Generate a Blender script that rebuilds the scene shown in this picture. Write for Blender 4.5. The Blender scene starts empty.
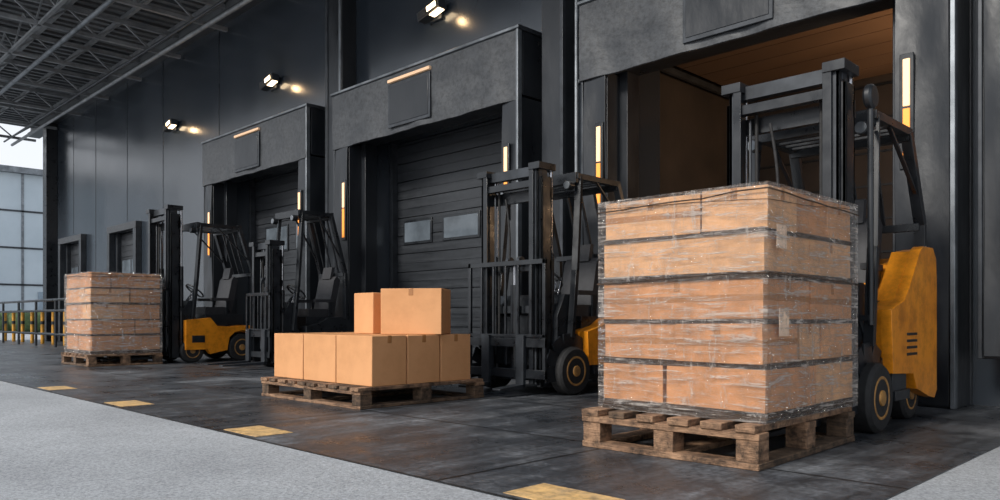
import bpy, bmesh, math, random
from mathutils import Vector, Matrix
random.seed(7)
S=bpy.context.scene
# ------------------------------------------------------------ materials
def newmat(name):
    m=bpy.data.materials.new(name); m.use_nodes=True
    nt=m.node_tree; return m,nt,nt.nodes['Principled BSDF']
def nd(nt,t,**kw):
    n=nt.nodes.new(t)
    for k,v in kw.items():
        if k in n.inputs: n.inputs[k].default_value=v
        else: setattr(n,k,v)
    return n
def ramp(nt,fac,stops):
    r=nt.nodes.new('ShaderNodeValToRGB'); e=r.color_ramp.elements
    while len(e)<len(stops): e.new(0.5)
    for i,(p,c) in enumerate(stops):
        e[i].position=p; e[i].color=(*c,1) if len(c)==3 else c
    nt.links.new(fac,r.inputs['Fac']); return r
def mul(nt,a,b_):
    m=nd(nt,'ShaderNodeMix',data_type='RGBA',blend_type='MULTIPLY'); m.inputs[0].default_value=1
    nt.links.new(a,m.inputs[6]); nt.links.new(b_,m.inputs[7]); return m.outputs[2]
def mat(name,c1,c2=None,rough=0.5,metal=0.0,scale=3.0,bump=0.0,bscale=40,stretch=(1,1,1),rvar=0.0,spec=0.5,detail=6,grime=0.0,gscale=9):
    m,nt,b=newmat(name); L=nt.links
    if c2 is None: c2=tuple(v*0.8 for v in c1)
    tc=nd(nt,'ShaderNodeTexCoord'); mp=nd(nt,'ShaderNodeMapping'); mp.inputs['Scale'].default_value=stretch
    L.new(tc.outputs['Object'],mp.inputs['Vector'])
    n=nd(nt,'ShaderNodeTexNoise',Scale=scale,Detail=detail,Roughness=0.6); L.new(mp.outputs[0],n.inputs['Vector'])
    r=ramp(nt,n.outputs['Fac'],[(0.3,c2),(0.7,c1)]); col=r.outputs[0]
    if grime:
        g=nd(nt,'ShaderNodeTexNoise',Scale=gscale,Detail=9.0,Roughness=0.75); L.new(tc.outputs['Object'],g.inputs['Vector'])
        lo=1-grime; rg=ramp(nt,g.outputs['Fac'],[(.36,(lo,lo,lo)),(.56,(1,1,1))]); col=mul(nt,col,rg.outputs[0])
    L.new(col,b.inputs['Base Color'])
    b.inputs['Roughness'].default_value=rough; b.inputs['Metallic'].default_value=metal
    b.inputs['Specular IOR Level'].default_value=spec
    if rvar:
        mr=nd(nt,'ShaderNodeMapRange'); mr.inputs['From Min'].default_value=.3; mr.inputs['From Max'].default_value=.7
        mr.inputs['To Min'].default_value=rough-rvar; mr.inputs['To Max'].default_value=rough+rvar
        L.new(n.outputs['Fac'],mr.inputs['Value']); L.new(mr.outputs[0],b.inputs['Roughness'])
    if bump:
        n2=nd(nt,'ShaderNodeTexNoise',Scale=bscale,Detail=4.0); L.new(mp.outputs[0],n2.inputs['Vector'])
        bp=nd(nt,'ShaderNodeBump',Strength=bump,Distance=0.02); L.new(n2.outputs['Fac'],bp.inputs['Height']); L.new(bp.outputs[0],b.inputs['Normal'])
    return m
def emis(name,col,st):
    m,nt,b=newmat(name); b.inputs['Base Color'].default_value=(*col,1)
    b.inputs['Emission Color'].default_value=(*col,1); b.inputs['Emission Strength'].default_value=st; return m

M_black=mat('black_steel',(.018,.021,.025),(.007,.008,.010),rough=.34,scale=6,rvar=.12)
M_dark=mat('dark_grey_steel',(.052,.058,.067),(.02,.023,.027),rough=.40,scale=5,metal=.3)
M_rub=mat('tire_rubber',(.020,.020,.021),(.009,.009,.009),rough=.75,scale=20,bump=.2)
M_yel=mat('forklift_yellow_paint',(.84,.30,.016),(.68,.22,.01),rough=.33,scale=3,grime=.35,gscale=6)
M_rim=mat('wheel_rim_paint',(.50,.25,.06),(.16,.09,.04),rough=.5,scale=14)
M_chr=mat('chrome_rod',(.5,.5,.52),(.3,.3,.32),rough=.25,metal=1,scale=8)
M_seat=mat('seat_vinyl',(.03,.03,.034),(.02,.02,.022),rough=.6,scale=15,bump=.1)
M_wood=mat('pallet_wood',(.44,.26,.15),(.15,.08,.045),rough=.8,scale=5,stretch=(1,1,8),bump=.6,bscale=30,rvar=.05,grime=.85,gscale=11)
M_wood2=mat('pallet_wood_worn',(.22,.135,.08),(.06,.038,.024),rough=.85,scale=7,stretch=(1,1,8),bump=.6,bscale=30,grime=.85,gscale=11)
M_card=[mat('cardboard_%d'%i,c,tuple(v*.82 for v in c),rough=.6,scale=2+i*.7,bump=.06,bscale=30,spec=.4,grime=.3,gscale=5) for i,c in enumerate([(.70,.34,.15),(.60,.27,.11),(.76,.41,.20),(.64,.29,.12)])]
M_cardc=mat('cardboard_clean',(.66,.335,.155),(.59,.285,.12),rough=.7,scale=1.5,bump=.03,bscale=80,spec=.3,grime=.08,gscale=3)
M_tape=mat('packing_tape',(.42,.19,.07),(.34,.15,.055),rough=.25,scale=6)
M_gap=mat('black_strapping_film',(.008,.007,.007),(.08,.045,.025),rough=.2,scale=5,stretch=(1,1,9),bump=.4,bscale=12)
M_label=mat('paper_label',(.84,.62,.46),(.72,.50,.34),rough=.6,scale=20)
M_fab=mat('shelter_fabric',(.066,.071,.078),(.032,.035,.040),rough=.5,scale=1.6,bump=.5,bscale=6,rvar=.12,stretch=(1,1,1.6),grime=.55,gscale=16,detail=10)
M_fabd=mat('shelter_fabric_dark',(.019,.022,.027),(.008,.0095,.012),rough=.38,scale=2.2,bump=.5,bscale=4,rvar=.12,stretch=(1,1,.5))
M_trim=mat('aluminium_trim',(.26,.28,.30),(.10,.11,.12),rough=.45,metal=.7,scale=3)
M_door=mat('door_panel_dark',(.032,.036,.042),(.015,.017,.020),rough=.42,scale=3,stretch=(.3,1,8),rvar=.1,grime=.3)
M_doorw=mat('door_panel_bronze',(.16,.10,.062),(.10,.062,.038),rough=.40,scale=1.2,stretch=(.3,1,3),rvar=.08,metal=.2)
M_int=mat('bay_interior_wall',(.045,.035,.029),(.022,.018,.016),rough=.6,scale=1.5)
M_glass=mat('door_window_glass',(.16,.19,.22),(.05,.06,.07),rough=.12,scale=1.3)
M_glassb=mat('building_window_glass',(.35,.42,.48),(.2,.25,.3),rough=.15,scale=2)
M_orange=emis('marker_light_amber',(1.0,.33,.05),.75)
M_warm=emis('marker_light_warm_white',(1.0,.62,.33),.85)
M_dim=emis('header_strip_dim',(.80,.52,.32),.12)
M_lamp=emis('lamp_lens',(1.0,.76,.48),6)
M_roof=mat('roof_deck_steel',(.17,.18,.19),(.10,.105,.11),rough=.6,scale=1,metal=.2)
M_truss=mat('truss_steel',(.33,.34,.35),(.16,.17,.18),rough=.5,scale=3,metal=.3)
M_ypaint=mat('yellow_line_paint',(.88,.54,.20),(.5,.34,.18),rough=.6,scale=9,detail=10,grime=.5,gscale=14)
M_bol=mat('bollard_yellow',(.70,.33,.03),(.4,.2,.02),rough=.5,scale=9)
M_lbuild=mat('pale_cladding',(.50,.56,.60),(.40,.46,.50),rough=.6,scale=.3)
M_green=mat('hedge_leaves',(.08,.13,.04),(.03,.05,.02),rough=.8,scale=6,bump=1,bscale=12)

def wallmat():
    m,nt,b=newmat('wall_cladding_anthracite'); L=nt.links
    tc=nd(nt,'ShaderNodeTexCoord'); mp=nd(nt,'ShaderNodeMapping'); mp.inputs['Scale'].default_value=(.5,.5,.25)
    L.new(tc.outputs['Object'],mp.inputs[0])
    n=nd(nt,'ShaderNodeTexNoise',Scale=1.4,Detail=7.0); L.new(mp.outputs[0],n.inputs[0])
    r=ramp(nt,n.outputs['Fac'],[(.3,(.016,.022,.030)),(.7,(.031,.039,.050))])
    L.new(r.outputs[0],b.inputs['Base Color'])
    mr=nd(nt,'ShaderNodeMapRange'); mr.inputs['To Min'].default_value=.12; mr.inputs['To Max'].default_value=.30
    L.new(n.outputs['Fac'],mr.inputs[0]); L.new(mr.outputs[0],b.inputs['Roughness'])
    b.inputs['Specular IOR Level'].default_value=.9
    n2=nd(nt,'ShaderNodeTexNoise',Scale=.5,Detail=2.0); L.new(tc.outputs['Object'],n2.inputs[0])
    bp=nd(nt,'ShaderNodeBump',Strength=.08,Distance=.1); L.new(n2.outputs['Fac'],bp.inputs['Height']); L.new(bp.outputs[0],b.inputs['Normal'])
    return m
M_wall=wallmat()
def asphalt():
    m,nt,b=newmat('dark_sealed_asphalt'); L=nt.links
    tc=nd(nt,'ShaderNodeTexCoord')
    n=nd(nt,'ShaderNodeTexNoise',Scale=.9,Detail=12.0,Roughness=.75); L.new(tc.outputs['Object'],n.inputs[0])
    f=nd(nt,'ShaderNodeTexNoise',Scale=26.0,Detail=8.0,Roughness=.85); L.new(tc.outputs['Object'],f.inputs[0])
    mp2=nd(nt,'ShaderNodeMapping'); mp2.inputs['Scale'].default_value=(5.5,.5,1); mp2.inputs['Rotation'].default_value=(0,0,.12); L.new(tc.outputs['Object'],mp2.inputs[0])
    s=nd(nt,'ShaderNodeTexNoise',Scale=1.3,Detail=8.0,Roughness=.7,Distortion=.4); L.new(mp2.outputs[0],s.inputs[0])
    r=ramp(nt,n.outputs['Fac'],[(.32,(.028,.032,.038)),(.5,(.062,.067,.076)),(.64,(.17,.178,.19))])
    r2=ramp(nt,f.outputs['Fac'],[(.34,(.28,.28,.28)),(.66,(1.75,1.75,1.75))])
    r3=ramp(nt,s.outputs['Fac'],[(.36,(.5,.5,.5)),(.55,(1,1,1)),(.70,(1.7,1.7,1.7))])
    c=mul(nt,mul(nt,r.outputs[0],r2.outputs[0]),r3.outputs[0])
    br=nd(nt,'ShaderNodeTexBrick'); br.offset=0.0
    br.inputs['Scale'].default_value=1; br.inputs['Mortar Size'].default_value=.014; br.inputs['Brick Width'].default_value=2.6; br.inputs['Row Height'].default_value=1.45
    br.inputs['Color1'].default_value=(1,1,1,1); br.inputs['Color2'].default_value=(.72,.72,.72,1); br.inputs['Mortar'].default_value=(.10,.10,.10,1)
    mp=nd(nt,'ShaderNodeMapping'); mp.inputs['Location'].default_value=(.3,.45,0); L.new(tc.outputs['Object'],mp.inputs[0]); L.new(mp.outputs[0],br.inputs[0])
    L.new(mul(nt,c,br.outputs[0]),b.inputs['Base Color'])
    mr=nd(nt,'ShaderNodeMapRange'); mr.inputs['From Min'].default_value=.38; mr.inputs['From Max'].default_value=.62; mr.inputs['To Min'].default_value=.2; mr.inputs['To Max'].default_value=.6
    L.new(n.outputs['Fac'],mr.inputs[0]); L.new(mr.outputs[0],b.inputs['Roughness'])
    bp=nd(nt,'ShaderNodeBump',Strength=.35,Distance=.008); L.new(f.outputs['Fac'],bp.inputs['Height']); L.new(bp.outputs[0],b.inputs['Normal'])
    return m
def concrete():
    m,nt,b=newmat('light_concrete'); L=nt.links
    tc=nd(nt,'ShaderNodeTexCoord')
    n=nd(nt,'ShaderNodeTexNoise',Scale=.6,Detail=9.0,Roughness=.65); L.new(tc.outputs['Object'],n.inputs[0])
    f=nd(nt,'ShaderNodeTexNoise',Scale=60.0,Detail=7.0,Roughness=.85); L.new(tc.outputs['Object'],f.inputs[0])
    r=ramp(nt,n.outputs['Fac'],[(.3,(.32,.33,.345)),(.7,(.48,.495,.51))])
    r2=ramp(nt,f.outputs['Fac'],[(.35,(.4,.4,.4)),(.65,(1.4,1.4,1.4))])
    L.new(mul(nt,r.outputs[0],r2.outputs[0]),b.inputs['Base Color'])
    b.inputs['Roughness'].default_value=.75
    bp=nd(nt,'ShaderNodeBump',Strength=.6,Distance=.012); L.new(f.outputs['Fac'],bp.inputs['Height']); L.new(bp.outputs[0],b.inputs['Normal'])
    return m
def wrapmat():
    m,nt,b=newmat('stretch_wrap_film'); L=nt.links; out=nt.nodes['Material Output']
    tc=nd(nt,'ShaderNodeTexCoord')
    facs=[]
    for i,(rot,sc) in enumerate([((.16,.13,0),(1.0,1.0,9)),((-.45,.4,0),(1.2,1.2,15)),((.1,0,0),(7,7,1.6))]):
        mp=nd(nt,'ShaderNodeMapping'); mp.inputs['Scale'].default_value=sc; mp.inputs['Rotation'].default_value=rot; mp.inputs['Location'].default_value=(i*3,0,i)
        L.new(tc.outputs['Object'],mp.inputs[0])
        n=nd(nt,'ShaderNodeTexNoise',Scale=2.6,Detail=10.0,Roughness=.75,Distortion=1.0); L.new(mp.outputs[0],n.inputs[0])
        r=ramp(nt,n.outputs['Fac'],[(.50,(0,0,0)),(.57,(.16,.16,.16)),(.64,(.85,.85,.85))]); facs.append((n,r))
    def add(a,c,op='ADD'):
        q=nd(nt,'ShaderNodeMath',operation=op); L.new(a,q.inputs[0])
        if isinstance(c,(int,float)): q.inputs[1].default_value=c
        else: L.new(c,q.inputs[1])
        return q.outputs[0]
    s=add(add(add(facs[0][1].outputs[0],facs[1][1].outputs[0]),add(facs[2][1].outputs[0],.5,'MULTIPLY')),.03)
    mn=nd(nt,'ShaderNodeMath',operation='MINIMUM'); L.new(s,mn.inputs[0]); mn.inputs[1].default_value=.7
    b.inputs['Base Color'].default_value=(.92,.83,.75,1); b.inputs['Roughness'].default_value=.10
    h=add(add(facs[0][0].outputs['Fac'],facs[1][0].outputs['Fac']),facs[2][0].outputs['Fac'])
    bp=nd(nt,'ShaderNodeBump',Strength=1.0,Distance=.045); L.new(h,bp.inputs['Height']); L.new(bp.outputs[0],b.inputs['Normal'])
    t=nd(nt,'ShaderNodeBsdfTransparent'); g=nd(nt,'ShaderNodeBsdfGlossy'); g.inputs['Roughness'].default_value=.10; g.inputs['Color'].default_value=(1,1,1,1); L.new(bp.outputs[0],g.inputs['Normal'])
    m0=nd(nt,'ShaderNodeMixShader'); m0.inputs[0].default_value=.09; L.new(t.outputs[0],m0.inputs[1]); L.new(g.outputs[0],m0.inputs[2])
    mx=nd(nt,'ShaderNodeMixShader')
    L.new(mn.outputs[0],mx.inputs[0]); L.new(m0.outputs[0],mx.inputs[1]); L.new(b.outputs[0],mx.inputs[2]); L.new(mx.outputs[0],out.inputs['Surface'])
    return m
M_asp=asphalt(); M_con=concrete(); M_wrap=wrapmat()

# ------------------------------------------------------------ builder
class B:
    def __init__(s): s.bm=bmesh.new(); s.mats=[]
    def mi(s,m):
        if m not in s.mats: s.mats.append(m)
        return s.mats.index(m)
    def face(s,vs,m):
        try:
            f=s.bm.faces.new(vs); f.material_index=s.mi(m); return f
        except ValueError: return None
    def box(s,x0,x1,y0,y1,z0,z1,m,M=None):
        if x0>x1:x0,x1=x1,x0
        if y0>y1:y0,y1=y1,y0
        if z0>z1:z0,z1=z1,z0
        P=[Vector(p) for p in [(x0,y0,z0),(x1,y0,z0),(x1,y1,z0),(x0,y1,z0),(x0,y0,z1),(x1,y0,z1),(x1,y1,z1),(x0,y1,z1)]]
        if M is not None: P=[M@p for p in P]
        v=[s.bm.verts.new(p) for p in P]
        for q in [(3,2,1,0),(4,5,6,7),(0,1,5,4),(1,2,6,5),(2,3,7,6),(3,0,4,7)]: s.face([v[i] for i in q],m)
    def frame(s,p0,p1):
        p0=Vector(p0);p1=Vector(p1);d=(p1-p0);l=d.length
        q=d.to_track_quat('Z','X').to_matrix().to_4x4()
        return Matrix.Translation(p0)@q,l
    def beam(s,p0,p1,w,h,m):
        M,l=s.frame(p0,p1); s.box(-w/2,w/2,-h/2,h/2,0,l,m,M)
    def cyl(s,p0,p1,r,m,seg=14,r2=None):
        M,l=s.frame(p0,p1); r2=r if r2 is None else r2
        a=[s.bm.verts.new(M@Vector((r*math.cos(2*math.pi*i/seg),r*math.sin(2*math.pi*i/seg),0))) for i in range(seg)]
        b=[s.bm.verts.new(M@Vector((r2*math.cos(2*math.pi*i/seg),r2*math.sin(2*math.pi*i/seg),l))) for i in range(seg)]
        for i in range(seg): s.face([a[i],a[(i+1)%seg],b[(i+1)%seg],b[i]],m)
        s.face(a[::-1],m); s.face(b,m)
    def prism(s,prof,x0,x1,m):
        a=[s.bm.verts.new((x0,y,z)) for y,z in prof]; b=[s.bm.verts.new((x1,y,z)) for y,z in prof]; n=len(prof)
        for i in range(n): s.face([a[i],a[(i+1)%n],b[(i+1)%n],b[i]],m)
        s.face(a[::-1],m); s.face(b,m)
    def lathe(s,c,prof,m,seg=36,sgn=1):
        rings=[]
        for o,r in prof:
            rings.append([s.bm.verts.new((c[0]+sgn*o,c[1]+r*math.cos(2*math.pi*i/seg),c[2]+r*math.sin(2*math.pi*i/seg))) for i in range(seg)])
        for k in range(len(rings)-1):
            for i in range(seg): s.face([rings[k][i],rings[k][(i+1)%seg],rings[k+1][(i+1)%seg],rings[k+1][i]],m)
        s.face(rings[0],m); s.face(rings[-1],m)
    def sheet(s,x0,x1,z0,z1,y,nx,nz,f,m,th=.03):
        g=[[s.bm.verts.new((x0+(x1-x0)*i/nx,y+f(x0+(x1-x0)*i/nx,z0+(z1-z0)*k/nz),z0+(z1-z0)*k/nz)) for i in range(nx+1)] for k in range(nz+1)]
        h=[[s.bm.verts.new((v.co.x,v.co.y+th,v.co.z)) for v in row] for row in g]
        for k in range(nz):
            for i in range(nx):
                s.face([g[k][i],g[k][i+1],g[k+1][i+1],g[k+1][i]],m); s.face([h[k][i],h[k+1][i],h[k+1][i+1],h[k][i+1]],m)
        for i in range(nx):
            s.face([g[0][i],h[0][i],h[0][i+1],g[0][i+1]],m); s.face([g[nz][i],g[nz][i+1],h[nz][i+1],h[nz][i]],m)
        for k in range(nz):
            s.face([g[k][0],g[k+1][0],h[k+1][0],h[k][0]],m); s.face([g[k][nx],h[k][nx],h[k+1][nx],g[k+1][nx]],m)
    def tube(s,pts,r,m,seg=10):
        for a,b in zip(pts[:-1],pts[1:]): s.cyl(a,b,r,m,seg)
    def done(s,name,loc=(0,0,0),rot=0,bevel=0.0,scale=1):
        bmesh.ops.recalc_face_normals(s.bm,faces=s.bm.faces)
        me=bpy.data.meshes.new(name); s.bm.to_mesh(me); s.bm.free()
        for m in s.mats: me.materials.append(m)
        for p in me.polygons: p.use_smooth=True
        me.set_sharp_from_angle(angle=math.radians(32))
        o=bpy.data.objects.new(name,me); S.collection.objects.link(o)
        o.location=loc; o.rotation_euler=(0,0,rot); o.scale=(scale,)*3
        if bevel:
            b=o.modifiers.new('bevel','BEVEL'); b.width=bevel; b.segments=2; b.limit_method='ANGLE'; b.angle_limit=math.radians(40)
        return o

# ------------------------------------------------------------ ground
b=B(); b.box(-120,40,-40,60,-.3,-.006,M_con); b.done('ground_concrete_apron')
b=B(); b.box(-32,-1.2,2.45,8.7,-.2,0,M_asp); b.box(-6.0,-1.5,8.7,11.7,-.2,0,M_asp); b.done('floor_loading_bay_asphalt')
b=B()
for x in (-9.78,-7.55,-5.06,-2.24):
    b.box(x-.24,x+.24,2.5,2.78,-.01,.003,M_ypaint)
b.done('yellow_floor_marking')

# ------------------------------------------------------------ wall
WY=8.1; WT=8.75; TOP=7.6
ops=[(-29.1,-27.1,3.3),(-24.3,-22.4,3.3),(-16.65,-13.0,3.95),(-11.3,-7.55,3.95),(-5.74,-2.45,4.3),(-1.4,2.0,3.95)]
x=-30.1
def wseg(a,c,z0,z1):
    b=B(); b.box(a,c,WY,WT,z0,z1,M_wall); b.done('wall_back')
for a,c,h in ops:
    wseg(x,a,0,TOP); wseg(a,c,h,TOP); x=c
wseg(x,7,0,TOP)
b=B(); b.box(-30.1,-29.9,WT,30,0,TOP,M_wall); b.done('wall_left')
b=B(); b.box(-6.0,-1.5,11.7,11.85,0,4.6,M_int)
for k in range(9): b.box(-6.0,-1.5,11.68,11.7,.3+k*.48,.33+k*.48,M_black)
b.done('wall_bay_back')
b=B(); b.box(-6.15,-6.0,8.751,11.85,0,4.6,M_int); b.done('wall_bay_left')
b=B(); b.box(-1.5,-1.42,8.751,11.85,0,4.6,M_int); b.done('wall_bay_right')
b=B(); b.box(-6.15,-1.42,8.751,11.85,4.6,4.7,M_int); b.done('ceiling_bay')
b=B()   # raised sectional door lying on its tracks under the ceiling
y=8.8
while y<11.3:
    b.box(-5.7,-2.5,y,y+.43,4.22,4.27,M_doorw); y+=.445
for xx in (-5.8,-2.42): b.box(xx-.03,xx+.03,8.76,11.65,4.14,4.22,M_dark)
for xx in (-5.6,-2.6): 
    for yy in (9.2,11.0): b.cyl((xx,yy,4.27),(xx,yy,4.585),.012,M_dark,8)
b.cyl((-5.75,8.95,4.42),(-2.45,8.95,4.42),.07,M_dark)
b.done('door_3')
b=B(); b.box(-1.62,-1.502,9.1,9.9,2.5,2.62,M_dark); b.box(-1.64,-1.62,9.12,9.88,2.52,2.60,M_warm); b.done('bay_interior_lamp')
l=bpy.data.lights.new('bay_warm_light','AREA'); l.shape='RECTANGLE'; l.size=.8; l.size_y=.5; l.energy=85; l.color=(1,.64,.37)
o=bpy.data.objects.new('bay_warm_light',l); S.collection.objects.link(o); o.location=(-1.75,9.6,2.5); o.rotation_euler=Vector((-.75,.15,.9)).to_track_quat('-Z','Y').to_euler()

b=B()
for x in [-28.2,-26,-23.3,-20.7,-17.4,-6.75]:
    z=3.6 if x in(-28.2,-23.3) else .02
    b.box(x-.014,x+.014,WY-.006,WY-.0005,z,TOP,M_black)
for (a,c) in [(-29.95,-29.4),(-26.8,-24.6),(-22.1,-17.1),(2.6,7)]:
    b.box(a,c,WY-.03,WY-.0005,0.001,.22,M_black)
b.done('trim_1')
b=B()
b.box(-12.34,-11.82,7.8,WY-.001,0.001,TOP,M_fabd); b.box(-12.36,-12.28,7.78,7.84,0.001,TOP,M_dark); b.box(-11.9,-11.84,7.77,7.83,4.8,TOP,M_trim)
b.done('wall_column',bevel=.008)
b=B(); b.box(-7.0,-6.62,7.8,WY-.001,0.001,TOP,M_fabd); b.box(-6.66,-6.6,7.77,7.83,0.001,TOP,M_dark); b.done('wall_column',bevel=.008)
b=B(); b.box(-30.4,-29.98,7.75,WY-.001,0.001,TOP,M_black); b.done('wall_column',bevel=.008)
b=B()
b.cyl((-6.47,7.9,.02),(-6.47,7.9,TOP-.1),.03,M_trim)
for z in(.5,2.2,3.9,5.6): b.box(-6.51,-6.43,7.9,WY-.003,z,z+.04,M_trim)
b.done('downpipe')

def shelter(x0,x1,lw,rw,legz=0.001):
    b=B(); y0=7.6; yb=WY-.002
    ht,hb=4.75,3.77
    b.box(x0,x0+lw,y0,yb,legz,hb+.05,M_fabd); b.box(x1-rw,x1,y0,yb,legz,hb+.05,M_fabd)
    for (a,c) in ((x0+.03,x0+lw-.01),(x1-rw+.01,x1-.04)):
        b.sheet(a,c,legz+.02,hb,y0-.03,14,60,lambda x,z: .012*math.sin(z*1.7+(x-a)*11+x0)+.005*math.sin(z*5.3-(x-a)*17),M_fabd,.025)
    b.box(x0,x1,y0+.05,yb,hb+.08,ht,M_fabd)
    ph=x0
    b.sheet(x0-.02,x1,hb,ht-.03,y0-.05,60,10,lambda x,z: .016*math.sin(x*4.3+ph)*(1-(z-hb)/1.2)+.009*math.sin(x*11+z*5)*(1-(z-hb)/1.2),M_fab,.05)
    b.box(x0-.04,x1+.03,y0-.06,yb,ht-.03,ht+.03,M_dark)
    b.box(x0-.04,x1+.03,y0-.075,y0-.06,ht-.02,ht+.02,M_trim)
    b.box(x1-.03,x1+.012,y0-.06,y0+.02,legz,ht,M_trim)
    b.box(x0-.015,x0+.02,y0-.03,y0+.02,legz,ht,M_dark)
    b.box(x1-.02,x1+.015,yb-.05,yb,legz,ht,M_dark)
    b.box(x0+lw-.02,x0+lw+.12,y0+.25,yb,legz,hb+.1,M_fabd)
    b.box(x1-rw-.1,x1-rw+.02,y0+.25,yb,legz,hb+.1,M_fabd)
    cx=(x0+x1)/2
    b.box(cx-.6,cx+.45,y0-.085,y0-.05,3.86,4.56,M_dark)
    b.box(cx-.56,cx+.41,y0-.092,y0-.08,3.91,4.51,M_fabd)
    b.box(cx-.6,cx+.45,y0-.10,y0-.05,4.585,4.635,M_dim)
    for sx in (x0+lw-.09,x1-rw+.12):
        b.box(sx-.06,sx+.06,y0-.06,y0-.03,2.15,3.2,M_black)
        b.box(sx-.03,sx+.03,y0-.072,y0-.055,2.2,2.7,M_orange)
        b.box(sx-.03,sx+.03,y0-.072,y0-.055,2.72,3.15,M_warm)
    return b.done('dock_shelter',bevel=.01)
shelter(-17.04,-12.62,.42,.36)
shelter(-11.74,-7.21,.44,.34)
shelter(-6.12,-1.95,.38,.5)
shelter(-1.76,2.4,.4,.4,.45)

def door(name,x0,x1,h,m,wins=[],y=8.58,wz=(2.15,2.5),ph=.325,groove=True):
    b=B(); z=0.005; k=0
    while z<h-.01:
        t=min(z+ph,h); b.box(x0+.002,x1-.002,y,y+.06,z,t-.012,m)
        if groove: b.box(x0+.002,x1-.002,y-.006,y+.01,z+ph*.45,z+ph*.5,m)
        z+=ph
    b.box(x0+.002,x1-.002,y+.03,y+.09,.004,h-.004,M_black)
    for a,c in wins:
        b.box(a-.04,c+.04,y-.025,y+.01,wz[0]-.04,wz[1]+.04,M_black); b.box(a,c,y-.03,y,wz[0],wz[1],M_glass)
    for s_ in (x0+.045,x1-.045): b.box(s_-.04,s_+.04,y-.12,y,.005,h-.002,M_dark)
    return b.done(name,bevel=.004)
door('door_1',-16.65,-13.0,3.95,M_door,[(-16.0,-15.1),(-14.7,-13.7)],wz=(2.3,2.8))
door('door_2',-11.3,-7.55,3.95,M_door,[(-10.97,-10.26),(-9.9,-9.06)])
door('door_4',-1.4,2.0,3.95,M_door,[])
for i,(a,c) in enumerate([(-29.1,-27.1),(-24.3,-22.4)]):
    door('door_%d'%(5+i),a,c,3.3,M_door,[(a+.25,a+.9),(c-.9,c-.25)],y=8.25,wz=(1.9,2.5))
    b=B()
    b.box(a-.2,a,7.93,WY-.002,0.001,3.3,M_dark); b.box(c,c+.2,7.93,WY-.002,0.001,3.3,M_dark); b.box(a-.2,c+.2,7.93,WY-.002,3.3,3.5,M_fab)
    b.done('trim_%d'%(2+i),bevel=.01)

for i,x in enumerate((-9.52,-14.78,-19.9)):
    b=B()
    b.box(-.14,.14,-.05,-.001,-.12,.12,M_dark)
    R=Matrix.Rotation(math.radians(-12),4,'Y')
    b.box(-.27,.27,-.22,-.05,-.07,.08,M_dark,R)
    b.box(-.24,.24,-.235,-.215,-.05,.055,M_black,R)
    b.box(.0,.22,-.245,-.23,-.035,.045,M_lamp,R)
    b.box(.0,.24,-.2,-.08,-.085,-.065,M_lamp,R)
    b.done('wall_lamp',loc=(x,WY,5.72),bevel=.012)
    l=bpy.data.lights.new('wall_lamp_light','POINT'); l.energy=7; l.color=(1,.66,.34); l.shadow_soft_size=.06
    o=bpy.data.objects.new('wall_lamp_light',l); S.collection.objects.link(o); o.location=(x+.12,WY-.42,5.68)

# ------------------------------------------------------------ canopy
b=B()
b.box(-33,7,3.0,8.75,8.12,8.2,M_roof)
x=-33
while x<7: b.box(x,x+.14,3.0,8.1,8.06,8.13,M_roof); x+=.34
b.done('ceiling')
b=B()
for y in (3.1,4.3,5.5,6.7,7.85): b.box(-33,7,y-.04,y+.04,7.96,8.07,M_truss)
x=-32.5
while x<6.5:
    b.box(x-.05,x+.05,3.0,8.05,7.86,7.96,M_truss); b.box(x-.05,x+.05,3.0,8.05,7.36,7.44,M_truss)
    y=3.1;k=0
    while y<7.8:
        y2=y+.6; b.beam((x,y,7.42 if k%2 else 7.9),(x,y2,7.9 if k%2 else 7.42),.04,.04,M_truss); y=y2;k+=1
    x+=2.6
for y in (4.9,):
    b.box(-33,7,y-.035,y+.035,7.36,7.42,M_truss)
    x=-33;k=0
    while x<6.5:
        b.beam((x,y,7.4 if k%2 else 8.0),(x+.87,y,8.0 if k%2 else 7.4),.035,.035,M_truss); x+=.87;k+=1
b.box(-33,7,7.9,8.3,7.6,7.75,M_dark); b.box(-33,7,8.0,8.1,7.7,8.1,M_roof)
b.done('canopy_roof_truss')
b=B()
b.cyl((-33,7.4,7.22),(7,7.4,7.22),.05,M_truss); b.cyl((-33,7.15,7.3),(7,7.15,7.3),.03,M_dark); b.cyl((-33,5.5,7.28),(7,5.5,7.28),.06,M_trim)
b.done('ceiling_pipe')
b=B()
b.box(-32.72,-32.48,3.08,3.32,-.006,7.9,M_truss)
b.done('canopy_column')

# ------------------------------------------------------------ pallets
def pallet(cx,cy,W,D,H,name='wooden_pallet',rot=0):
    b=B(); t=max(.024*H/.144,.022); w=W/2; d=D/2
    def jb(): return M_wood if random.random()<.55 else M_wood2
    bh=H-3*t
    for x in (-w,-.07,w-.14): b.box(x,x+.14,-d+.004,d-.004,0.002,t-.001,jb())
    for y in (-d,d-.13): b.box(-w+.003,w-.003,y,y+.13,.0005,t-.004,jb())
    for x in (-w,-.07,w-.14):
        for y in (-d,-.07,d-.14): b.box(x+.006,x+.134,y+.007,y+.133,t-.001,t+bh,jb())
    for y in (-d,-.06,d-.12): b.box(-w,w,y,y+.12,t+bh,2*t+bh-.001,jb())
    n=int(W/.17); p=(W-.13)/(n-1)
    for i in range(n):
        x=-w+i*p; e=random.uniform(-.018,.008); b.box(x,x+.13+random.uniform(-.02,.01),-d+e*.7-.01,d+e,2*t+bh,3*t+bh,jb())
    b.done(name,loc=(cx,cy,.0),rot=rot,bevel=.004)

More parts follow.
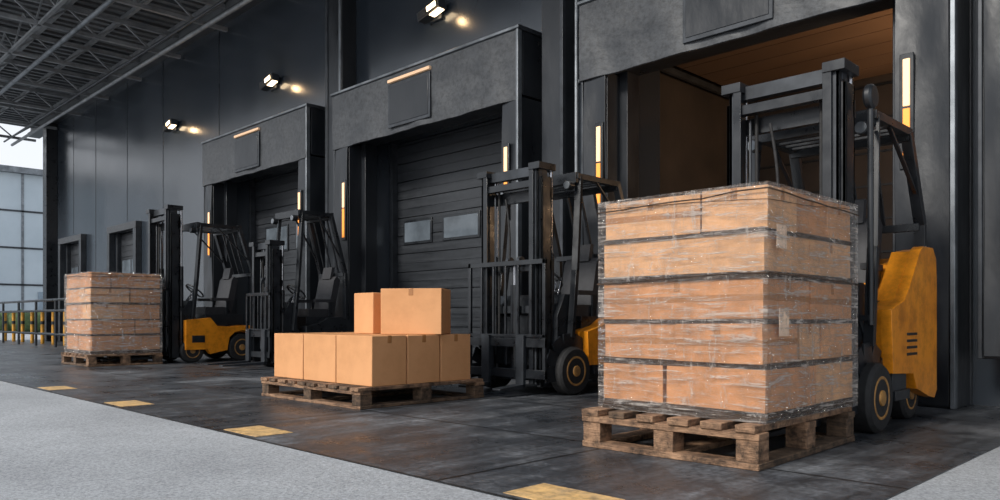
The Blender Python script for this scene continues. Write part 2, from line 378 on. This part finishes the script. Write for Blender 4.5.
def carton(b,x0,x1,y0,y1,z0,z1,m,ax='x'):
    b.box(x0,x1,y0,y1,z0,z1,m)
    e=.0018
    if ax=='x':
        c=(y0+y1)/2; b.box(x0-e,x1+e,c-.025,c+.025,z1-.07,z1+e,M_tape)
    else:
        c=(x0+x1)/2; b.box(c-.025,c+.025,y0-e,y1+e,z1-.07,z1+e,M_tape)

def stack(x0,x1,y0,y1,z0,z1,rows,nx,ny,labels):
    b=B(); h=(z1-z0-.045)/rows
    b.box(x0,x1,y0,y1,z0,z0+.05,M_gap)
    gs=[.012,.022,.012,.026,.014]
    for r in range(rows):
        za=z0+.045+r*h
        g=gs[r%5]
        b.box(x0+.003,x1-.003,y0+.003,y1-.003,za-.010,za+g+.004,M_gap)
        kx=nx[r%len(nx)]; ky=ny[r%len(ny)]
        sx=[0]+sorted([min(.9,max(.1,(i/kx)+random.uniform(-.14,.14))) for i in range(1,kx)])+[1]
        sy=[0]+sorted([min(.9,max(.1,(i/ky)+random.uniform(-.08,.08))) for i in range(1,ky)])+[1]
        for i in range(kx):
            for j in range(ky):
                jx=random.uniform(-.009,.009); jy=random.uniform(-.009,.009)
                a=x0+sx[i]*(x1-x0)+jx+.007; c=x0+sx[i+1]*(x1-x0)+jx-.007
                d=y0+sy[j]*(y1-y0)+jy+.007; e=y0+sy[j+1]*(y1-y0)+jy-.007
                m=random.choice(M_card)
                R=Matrix.Translation(((a+c)/2,(d+e)/2,0))@Matrix.Rotation(random.uniform(-.012,.012),4,'X')@Matrix.Rotation(random.uniform(-.012,.012),4,'Y')@Matrix.Rotation(random.uniform(-.01,.01),4,'Z')
                w=(c-a)/2; dd=(e-d)/2
                b.box(-w,w,-dd,dd,za+g,za+h-.006,m,R)
                if random.random()<.35:
                    zc=za+g+(h-g)*.5; b.box(-w-.0015,w+.0015,-dd-.0015,dd+.0015,zc-.018,zc+.018,M_tape,R)
                if random.random()<.45:
                    b.box(-.02,.02,-dd-.002,dd+.002,za+h-.075,za+h-.0055,M_tape,R); b.box(-w-.002,w+.002,-.02,.02,za+h-.075,za+h-.0055,M_tape,R)
    for (yy,zz,w,hh) in labels: b.box(x1+.014,x1+.017,yy,yy+w,zz,zz+hh,M_label)
    e=.022; N=30; K=34
    def ring(z):
        pts=[]
        per=[((x0-e,y0-e),(x1+e,y0-e)),((x1+e,y0-e),(x1+e,y1+e)),((x1+e,y1+e),(x0-e,y1+e)),((x0-e,y1+e),(x0-e,y0-e))]
        for (pa,pb) in per:
            for i in range(N):
                t=i/N; w=0.004*math.sin(z*31+i*.9)+random.uniform(-.004,.004)
                px=pa[0]+(pb[0]-pa[0])*t; py=pa[1]+(pb[1]-pa[1])*t
                nx_=(pb[1]-pa[1]); ny_=-(pb[0]-pa[0]); l=math.hypot(nx_,ny_)
                if i==0: w=0
                pts.append(b.bm.verts.new((px+nx_/l*w,py+ny_/l*w,z)))
        return pts
    zb=z0; zt=z1+.008; rings=[ring(zb+(zt-zb)*k/K) for k in range(K+1)]
    n=len(rings[0])
    for k in range(K):
        for i in range(n): b.face([rings[k][i],rings[k][(i+1)%n],rings[k+1][(i+1)%n],rings[k+1][i]],M_wrap)
    inner=[]
    cx,cy=(x0+x1)/2,(y0+y1)/2
    for v in rings[-1]:
        k=random.uniform(.72,.9); inner.append(b.bm.verts.new((cx+(v.co.x-cx)*k,cy+(v.co.y-cy)*k,zt+.002)))
    for i in range(n): b.face([rings[-1][i],rings[-1][(i+1)%n],inner[(i+1)%n],inner[i]],M_wrap)
    for zz,tilt in ((z0+.03,.0),(z0+h*1.05+.05,.015),(z0+h*3.05+.05,-.03),(z1-.09,.055),(z1-.03,-.03)):
        q=0.004
        P=[(x0-e-q,y0-e-q,zz+tilt)]+[(x0-e+(x1-x0+2*e)*t/6,y0-e-q,zz+tilt*(1-t/6)+random.uniform(-.008,.008)) for t in range(1,6)]+[(x1+e+q,y0-e-q,zz)]+[(x1+e+q,y0+(y1-y0)*t/6,zz+tilt*t/6+random.uniform(-.008,.008)) for t in range(1,6)]+[(x1+e+q,y1+e,zz+tilt)]
        b.tube(P,random.uniform(.002,.005),M_gap,6)
    return b.done('shrink_wrapped_carton_stack',bevel=.005)

pallet(-2.47,4.46,1.16,1.38,.235,rot=.018)
stack(-2.98,-1.9,3.9,5.12,.236,1.52,5,[2,2,1,1,2],[2,3,2,2,3],[(4.0,1.18,.12,.13),(4.03,.70,.12,.15)])
pallet(-14.32,4.72,1.45,1.2,.20)
stack(-14.98,-13.66,4.18,5.30,.201,1.56,5,[2,2,3],[2,3,2],[])
pallet(-6.47,4.62,1.76,1.5,.19)
xs=[-7.34,-6.76,-6.18,-5.6]; ys=[4.0,4.4,4.8,5.2]
for i in range(3):
    for j in range(3):
        b=B(); w=xs[i+1]-xs[i]-.014; d=ys[j+1]-ys[j]-.014; h=.45
        carton(b,-w/2,w/2,-d/2,d/2,0,h,M_cardc,'x')
        b.done('cardboard_box',loc=((xs[i]+xs[i+1])/2,(ys[j]+ys[j+1])/2,.1915),bevel=.006)
b=B(); carton(b,-.30,.30,-.2,.2,0,.44,M_cardc,'y'); b.done('cardboard_box',loc=(-5.92,4.76,.6435),rot=math.radians(36),bevel=.006)
b=B(); carton(b,-.16,.16,-.25,.25,0,.41,M_cardc,'x'); b.done('cardboard_box',loc=(-6.46,4.76,.6435),rot=.02,bevel=.006)

# ------------------------------------------------------------ forklifts
def forklift(loc,hw=.55,mast_h=2.5,mw=.40,tall=True,body=M_yel,fork_len=1.0,guard_h=2.25,glen=.75,pole=True,backrest=1.25,scale=1,rot=0,R=.245,blen=1.28,long=False):
    b=B()
    Rr=.2
    def wheel(x,y,r,w,s):
        b.lathe((x,y,r),[(-w/2,r*.62),(-w/2,r*.9),(-w*.36,r),(w*.36,r),(w/2,r*.9),(w/2,r*.62)],M_rub,sgn=s)
        b.lathe((x,y,r),[(w/2-.03,r*.6),(w/2+.004,r*.62),(w/2+.004,r*.54),(w/2-.03,r*.48),(w/2-.03,r*.25),(w/2+.012,r*.22),(w/2+.016,.01)],M_rim,sgn=s,seg=28)
        for k in range(6):
            a=k*math.pi/3; yy=y+math.cos(a)*r*.37; zz=r+math.sin(a)*r*.37
            b.cyl((x+s*(w/2-.03),yy,zz),(x+s*(w/2-.012),yy,zz),.012,M_dark,8)
    if long: Rr=.24
    ry=blen-.30 if not long else blen-.34
    for s in(-1,1):
        if not long: wheel(s*(hw-.09),0,R,.18,s)
        else: wheel(s*(hw-.13),.02,.2,.16,s)
        wheel(s*(hw-.13-(.06 if tall else 0)+(.05 if long else 0)),ry,Rr,.16,s)
    b.cyl((-hw+.12,0,.22),(hw-.12,0,.22),.06,M_black); b.cyl((-hw+.16,ry,Rr),(hw-.16,ry,Rr),.05,M_black)
    cw=hw-.2
    b.box(-cw,cw,-.14,blen-.1,.13,.5,M_black)
    if not long:
        for s in(-1,1):
            pts=[]
            for k in range(7):
                a=math.radians(200-k*30); pts.append((math.cos(a)*(R+.05),R+math.sin(a)*(R+.05)))
            for p,q in zip(pts[:-1],pts[1:]):
                b.beam((s*(hw-.09),p[0],p[1]),(s*(hw-.09),q[0],q[1]),.2,.02,M_black)
            b.box(s*(cw-.02),s*(hw-.01),R+.06,.62,.2,.27,M_black)
            b.box(s*(cw-.02),s*(hw-.03),.30,.60,.27,.40,M_dark)
    b.prism([(-.14,.5),(-.14,.82),(-.02,1.05),(.06,1.05),(.10,.8),(.14,.5)],-cw-.06,cw+.06,M_black)
    e=blen
    if long: prof=[(-.12,.22),(-.12,.72),(.30,.76),(.42,.62),(e-.5,.60),(e-.15,.62),(e,.52),(e+.02,.32),(e-.06,.3),(e-.10,.42),(e-.2,.51),(e-.34,.54),(e-.48,.51),(e-.58,.42),(e-.62,.2),(.3,.14),(.25,.22)]
    elif tall: prof=[(.26,.40),(.22,.86),(.5,.93),(.62,1.04),(.86,1.32),(.95,1.36),(e-.1,1.36),(e-.02,1.28),(e,1.1),(e,.22),(e-.06,.16),(e-.2,.18),(e-.5,.26),(e-.58,.38)]
    else: prof=[(.22,.30),(.2,.66),(.45,.72),(.6,.80),(e-.25,.82),(e-.08,.76),(e,.62),(e+.02,.3),(e-.04,.2),(e-.1,.2),(e-.1,.44),(e-.52,.44),(e-.58,.30)]
    for s in(-1,1):
        xi=hw-.22 if not long else hw-.10
        if tall: xi=hw-.09
        b.prism(prof,s*xi,s*(hw-.01 if not long else hw+.012),body)
        if tall: b.prism([(.26,.5),(.22,.86),(.5,.93),(.86,1.32),(e-.1,1.36),(e-.02,1.28),(e-.01,.5)],s*(hw-.22),s*(hw-.085),body)
    ct=.9 if tall else (.76 if not long else .60)
    b.prism([(.62,.5),(.62,ct),(.86,1.22 if tall else ct+.03),(e-.03,1.3 if tall else ct+.02),(e-.015,.22),(e-.1,.22),(e-.1,.5)],-hw+.2 if not long else -hw+.1,hw-.2 if not long else hw-.1,body)
    if not long:
        for s in(-1,1):
            for k in range(4): b.box(s*(hw-.012),s*(hw-.006),.55,.78,.52+k*.05,.54+k*.05,M_black)
    else:
        for s in(-1,1): b.box(s*(hw+.010),s*(hw+.016),-.02,.2,.34,.46,M_black)
    hz=.93 if tall else .82
    b.box(-cw-.02,cw+.02,.30,.98,.5,hz,M_black)
    b.box(-.25,.25,.36,.84,hz,hz+.13,M_seat)
    b.prism([(.74,hz+.08),(.86,hz+.08),(.97,hz+.62),(.90,hz+.68),(.85,hz+.62)],-.24,.24,M_seat)
    b.prism([(.84,hz+.64),(.9,hz+.66),(.94,hz+.84),(.88,hz+.84)],-.13,.13,M_seat)
    for s in(-1,1): b.box(s*.25,s*.30,.45,.8,hz+.24,hz+.29,M_seat); b.box(s*.26,s*.29,.72,.78,hz,hz+.26,M_black)
    b.cyl((0,.06,.95),(0,.27,1.22),.025,M_black)
    c=Vector((0,.28,1.235)); ax=Vector((0,.62,.78)).normalized(); u=Vector((1,0,0)); v=ax.cross(u)
    P=[c+u*.17*math.cos(2*math.pi*k/18)+v*.17*math.sin(2*math.pi*k/18) for k in range(19)]
    b.tube(P,.014,M_black,8)
    for k in(0,6,12): b.cyl(c,P[k],.01,M_black,6)
    for k in range(3): b.cyl((.18+.06*k,.08,1.0),(.19+.06*k,.14,1.2),.008,M_chr,6); b.cyl((.19+.06*k,.14,1.2),(.192+.06*k,.146,1.23),.018,M_black,8)
    g=guard_h; gx=hw-.09; gy0=.12; gy1=gy0+glen
    for s in(-1,1):
        b.beam((s*gx,.02,.6),(s*gx,gy0-.03,1.3),.05,.07,M_black); b.beam((s*gx,gy0-.03,1.3),(s*(gx-.02),gy0+.06,g),.05,.07,M_black)
        b.beam((s*gx,e-.1,hz-.25),(s*gx,gy1+.26,1.55),.055,.08,M_black); b.beam((s*gx,gy1+.26,1.55),(s*(gx-.02),gy1,g),.055,.08,M_black)
        b.beam((s*(gx-.02),gy0,g),(s*(gx-.02),gy1+.03,g),.06,.07,M_black)
        b.beam((s*(gx-.02),gy0+.35,g-.02),(s*gx,gy1+.20,1.75),.02,.03,M_black)
    for k in range(7):
        yy=gy0+.02+k*glen/6; b.box(-gx,gx,yy-.02,yy+.02,g-.025,g+.03,M_black)
    b.box(-gx,gx,gy0-.02,gy0+.05,g-.07,g+.04,M_black); b.box(-gx,gx,gy1-.03,gy1+.04,g-.07,g+.04,M_black)
    b.box(-gx,gx,gy1+.22,gy1+.27,1.5,1.56,M_black)
    for k in(-.2,0,.2): b.beam((k,gy1+.25,1.53),(k,gy1,g),.02,.03,M_black)
    for s in(-1,1):
        b.cyl((s*(gx-.06),gy0-.10,g-.1),(s*(gx-.06),gy0-.02,g-.1),.05,M_black); b.cyl((s*(gx-.06),gy0-.105,g-.1),(s*(gx-.06),gy0-.10,g-.1),.042,M_trim)
    H=mast_h
    for s in(-1,1):
        b.box(s*mw,s*(mw-.025),-.32,-.17,.09,H-.12,M_black)
        b.box(s*(mw),s*(mw-.07),-.32,-.30,.09,H-.12,M_black); b.box(s*(mw),s*(mw-.07),-.19,-.17,.09,H-.12,M_black)
        b.box(s*(mw-.035),s*(mw-.06),-.345,-.20,.12,H,M_dark); b.box(s*(mw-.035),s*(mw-.10),-.345,-.325,.12,H,M_dark)
        b.box(s*(mw-.08),s*(mw-.105),-.36,-.22,.12,H-.04,M_black); b.box(s*(mw-.08),s*(mw-.14),-.372,-.352,.12,H-.04,M_black)
        b.cyl((s*(mw-.05),-.13,.15),(s*(mw-.05),-.13,H*.62),.038,M_black); b.cyl((s*(mw-.05),-.13,H*.62),(s*(mw-.05),-.13,H-.04),.022,M_chr)
        b.box(s*(mw+.012),s*(mw-.14),-.38,-.12,H-.05,H+.02,M_black)
        b.cyl((s*(mw-.16),-.26,.4),(s*(mw-.16),-.26,H-.25),.012,M_dark,8)
        b.cyl((s*(mw-.2),-.24,.5),(s*(mw-.2),-.24,H-.2),.014,M_rub,8)
        b.beam((s*(mw-.03),-.17,.95),(s*(mw-.03),.15,.55),.05,.05,M_black)
    b.box(-mw,mw,-.20,-.15,H-.34,H-.22,M_black); b.box(-mw+.03,mw-.03,-.30,-.22,H-.10,H+.0,M_dark)
    b.box(-mw+.08,mw-.08,-.35,-.28,H-.22,H-.15,M_black)
    b.box(-mw,mw,-.20,-.15,1.3,1.4,M_black); b.box(-mw,mw,-.20,-.15,.3,.55,M_black); b.box(-mw,mw,-.2,-.16,.85,.93,M_dark)
    b.cyl((0,-.25,.15),(0,-.25,1.15),.05,M_black); b.cyl((0,-.25,1.15),(0,-.25,1.35),.028,M_chr)
    for s in(-1,1): b.lathe((s*.08,-.25,1.4),[(-.02,.02),(-.02,.055),(.02,.055),(.02,.02)],M_dark,seg=16); b.box(s*.08-.015,s*.08+.015,-.315,-.305,.3,1.4,M_dark)
    P=[(-.12+.06*math.sin(t*3.1),-.27,H-.3-1.0*t) for t in [i/10 for i in range(11)]]; b.tube(P,.012,M_rub,8)
    for z in(.18,.50): b.box(-hw+.07,hw-.07,-.415,-.375,z,z+.09,M_black)
    for s in(-1,1): b.box(s*.22,s*.28,-.41,-.36,.18,.6,M_dark)
    bt=backrest
    b.box(-hw+.07,hw-.07,-.41,-.38,bt-.05,bt,M_black)
    b.box(-hw+.07,hw-.07,-.41,-.38,.60,.63,M_black)
    for s in(-1,1): b.box(s*(hw-.07),s*(hw-.11),-.41,-.38,.18,bt,M_black)
    n=6
    for k in range(1,n): 
        xx=(-hw+.09)+k*(2*hw-.18)/n; b.box(xx-.012,xx+.012,-.405,-.383,.6,bt-.02,M_black)
    for s in(-1,1):
        b.box(s*.20,s*.31,-.455,-.415,.075,.62,M_dark)
        b.prism([(-.43,.07),(-.43,.12),(-.43-fork_len,.095),(-.43-fork_len,.075)],s*.20,s*.31,M_dark)
    if pole:
        b.cyl((hw-.04,-.10,.75),(hw-.04,-.10,2.26),.02,M_black)
        b.lathe((hw-.04,-.10,2.32),[(-.03,.01),(-.03,.07),(-.015,.085),(.015,.085),(.03,.07),(.03,.01)],M_black,seg=20)
        b.beam((hw-.04,-.1,.8),(cw,-.1,.8),.04,.04,M_black); b.beam((hw-.04,-.10,2.1),(gx,.12,2.15),.02,.02,M_black)
    return b.done('forklift',loc=loc,rot=rot,bevel=.006,scale=scale)
forklift((-2.46,5.64,0),hw=.56,mast_h=2.52,mw=.44,tall=True,fork_len=1.0,guard_h=2.25)
forklift((-5.72,6.2,0),hw=.64,mast_h=2.38,mw=.45,tall=False,fork_len=.36,guard_h=2.3,glen=.72,R=.25,pole=False,backrest=1.4,blen=1.24)
forklift((-14.2,5.84,0),hw=.58,mast_h=2.62,mw=.46,tall=False,fork_len=.9,guard_h=2.35,scale=1.06,pole=False,long=True,blen=1.22)
forklift((-11.35,6.32,0),hw=.46,mast_h=2.0,mw=.33,tall=False,body=M_black,fork_len=.7,guard_h=2.5,glen=.6,pole=False,backrest=1.2,blen=1.1,R=.2)

# ------------------------------------------------------------ far left
b=B()
x=-34
while x<-19:
    b.cyl((x,6.9,-.006),(x,6.9,.98),.055,M_bol,12); b.cyl((x,6.9,.6),(x,6.9,.7),.057,M_black,12); x+=1.15
b.done('bollard_row')
b=B()
for k in range(8):
    x=-33+k*1.9; b.cyl((x,6.3,-.006),(x,6.3,1.3),.035,M_black,8)
for z in(.35,1.0,1.3): b.cyl((-33,6.3,z),(-19.7,6.3,z),.035,M_black,8)
b.cyl((-19.7,6.3,1.3),(-18.9,6.3,.5),.035,M_black,8); b.cyl((-18.9,6.3,.5),(-18.9,6.3,0),.035,M_black,8)
b.done('handrail')
b=B()
b.box(-62,-60,-8,45,0,10.6,M_lbuild)
for z in(3,5.5,8): b.box(-60.05,-59.95,-8,45,z,z+.12,M_dark)
y=-8
while y<45: b.box(-60.06,-59.95,y,y+.15,0,10.6,M_trim); y+=2.2
y=-7
while y<44: b.box(-60.08,-59.9,y,y+1.3,1.2,2.6,M_glassb); y+=4.4
b.box(-62.2,-59.6,-8.2,45.2,10.6,11,M_trim)
b.done('background_building',loc=(0,0,-.006))
b=B(); 
for k in range(40):
    yy=7+k*.35; r=random.uniform(.5,.8); bmesh.ops.create_icosphere(b.bm,subdivisions=2,radius=r,matrix=Matrix.Translation((-50+random.uniform(-.3,.3),yy,r*.7)))
b.mi(M_green); b.done('hedge')

# ------------------------------------------------------------ light
w=bpy.data.worlds.new('sky'); S.world=w; w.use_nodes=True; nt=w.node_tree; bg=nt.nodes['Background']
tc=nd(nt,'ShaderNodeTexCoord'); sp=nd(nt,'ShaderNodeSeparateXYZ'); nt.links.new(tc.outputs['Generated'],sp.inputs[0])
r=ramp(nt,sp.outputs['Z'],[(0.0,(.95,.97,1.0)),(.6,(.70,.79,.92))]); nt.links.new(r.outputs[0],bg.inputs['Color']); bg.inputs['Strength'].default_value=1.1
l=bpy.data.lights.new('sun','SUN'); l.energy=3.6; l.angle=math.radians(14); l.color=(1,.95,.88)
o=bpy.data.objects.new('sun',l); S.collection.objects.link(o); o.location=(0,-10,10)
d=Vector((.06,1,-.66)); o.rotation_euler=d.to_track_quat('-Z','Y').to_euler()

# ------------------------------------------------------------ camera
c=bpy.data.cameras.new('camera'); co=bpy.data.objects.new('camera',c); S.collection.objects.link(co)
co.location=(0,0,.8); co.rotation_euler=(math.radians(90),0,math.radians(45)); c.sensor_width=36; c.lens=27.72; c.shift_y=.068
S.camera=co
S.view_settings.view_transform='Standard'
S.view_settings.look='None'
S.view_settings.exposure=-.05
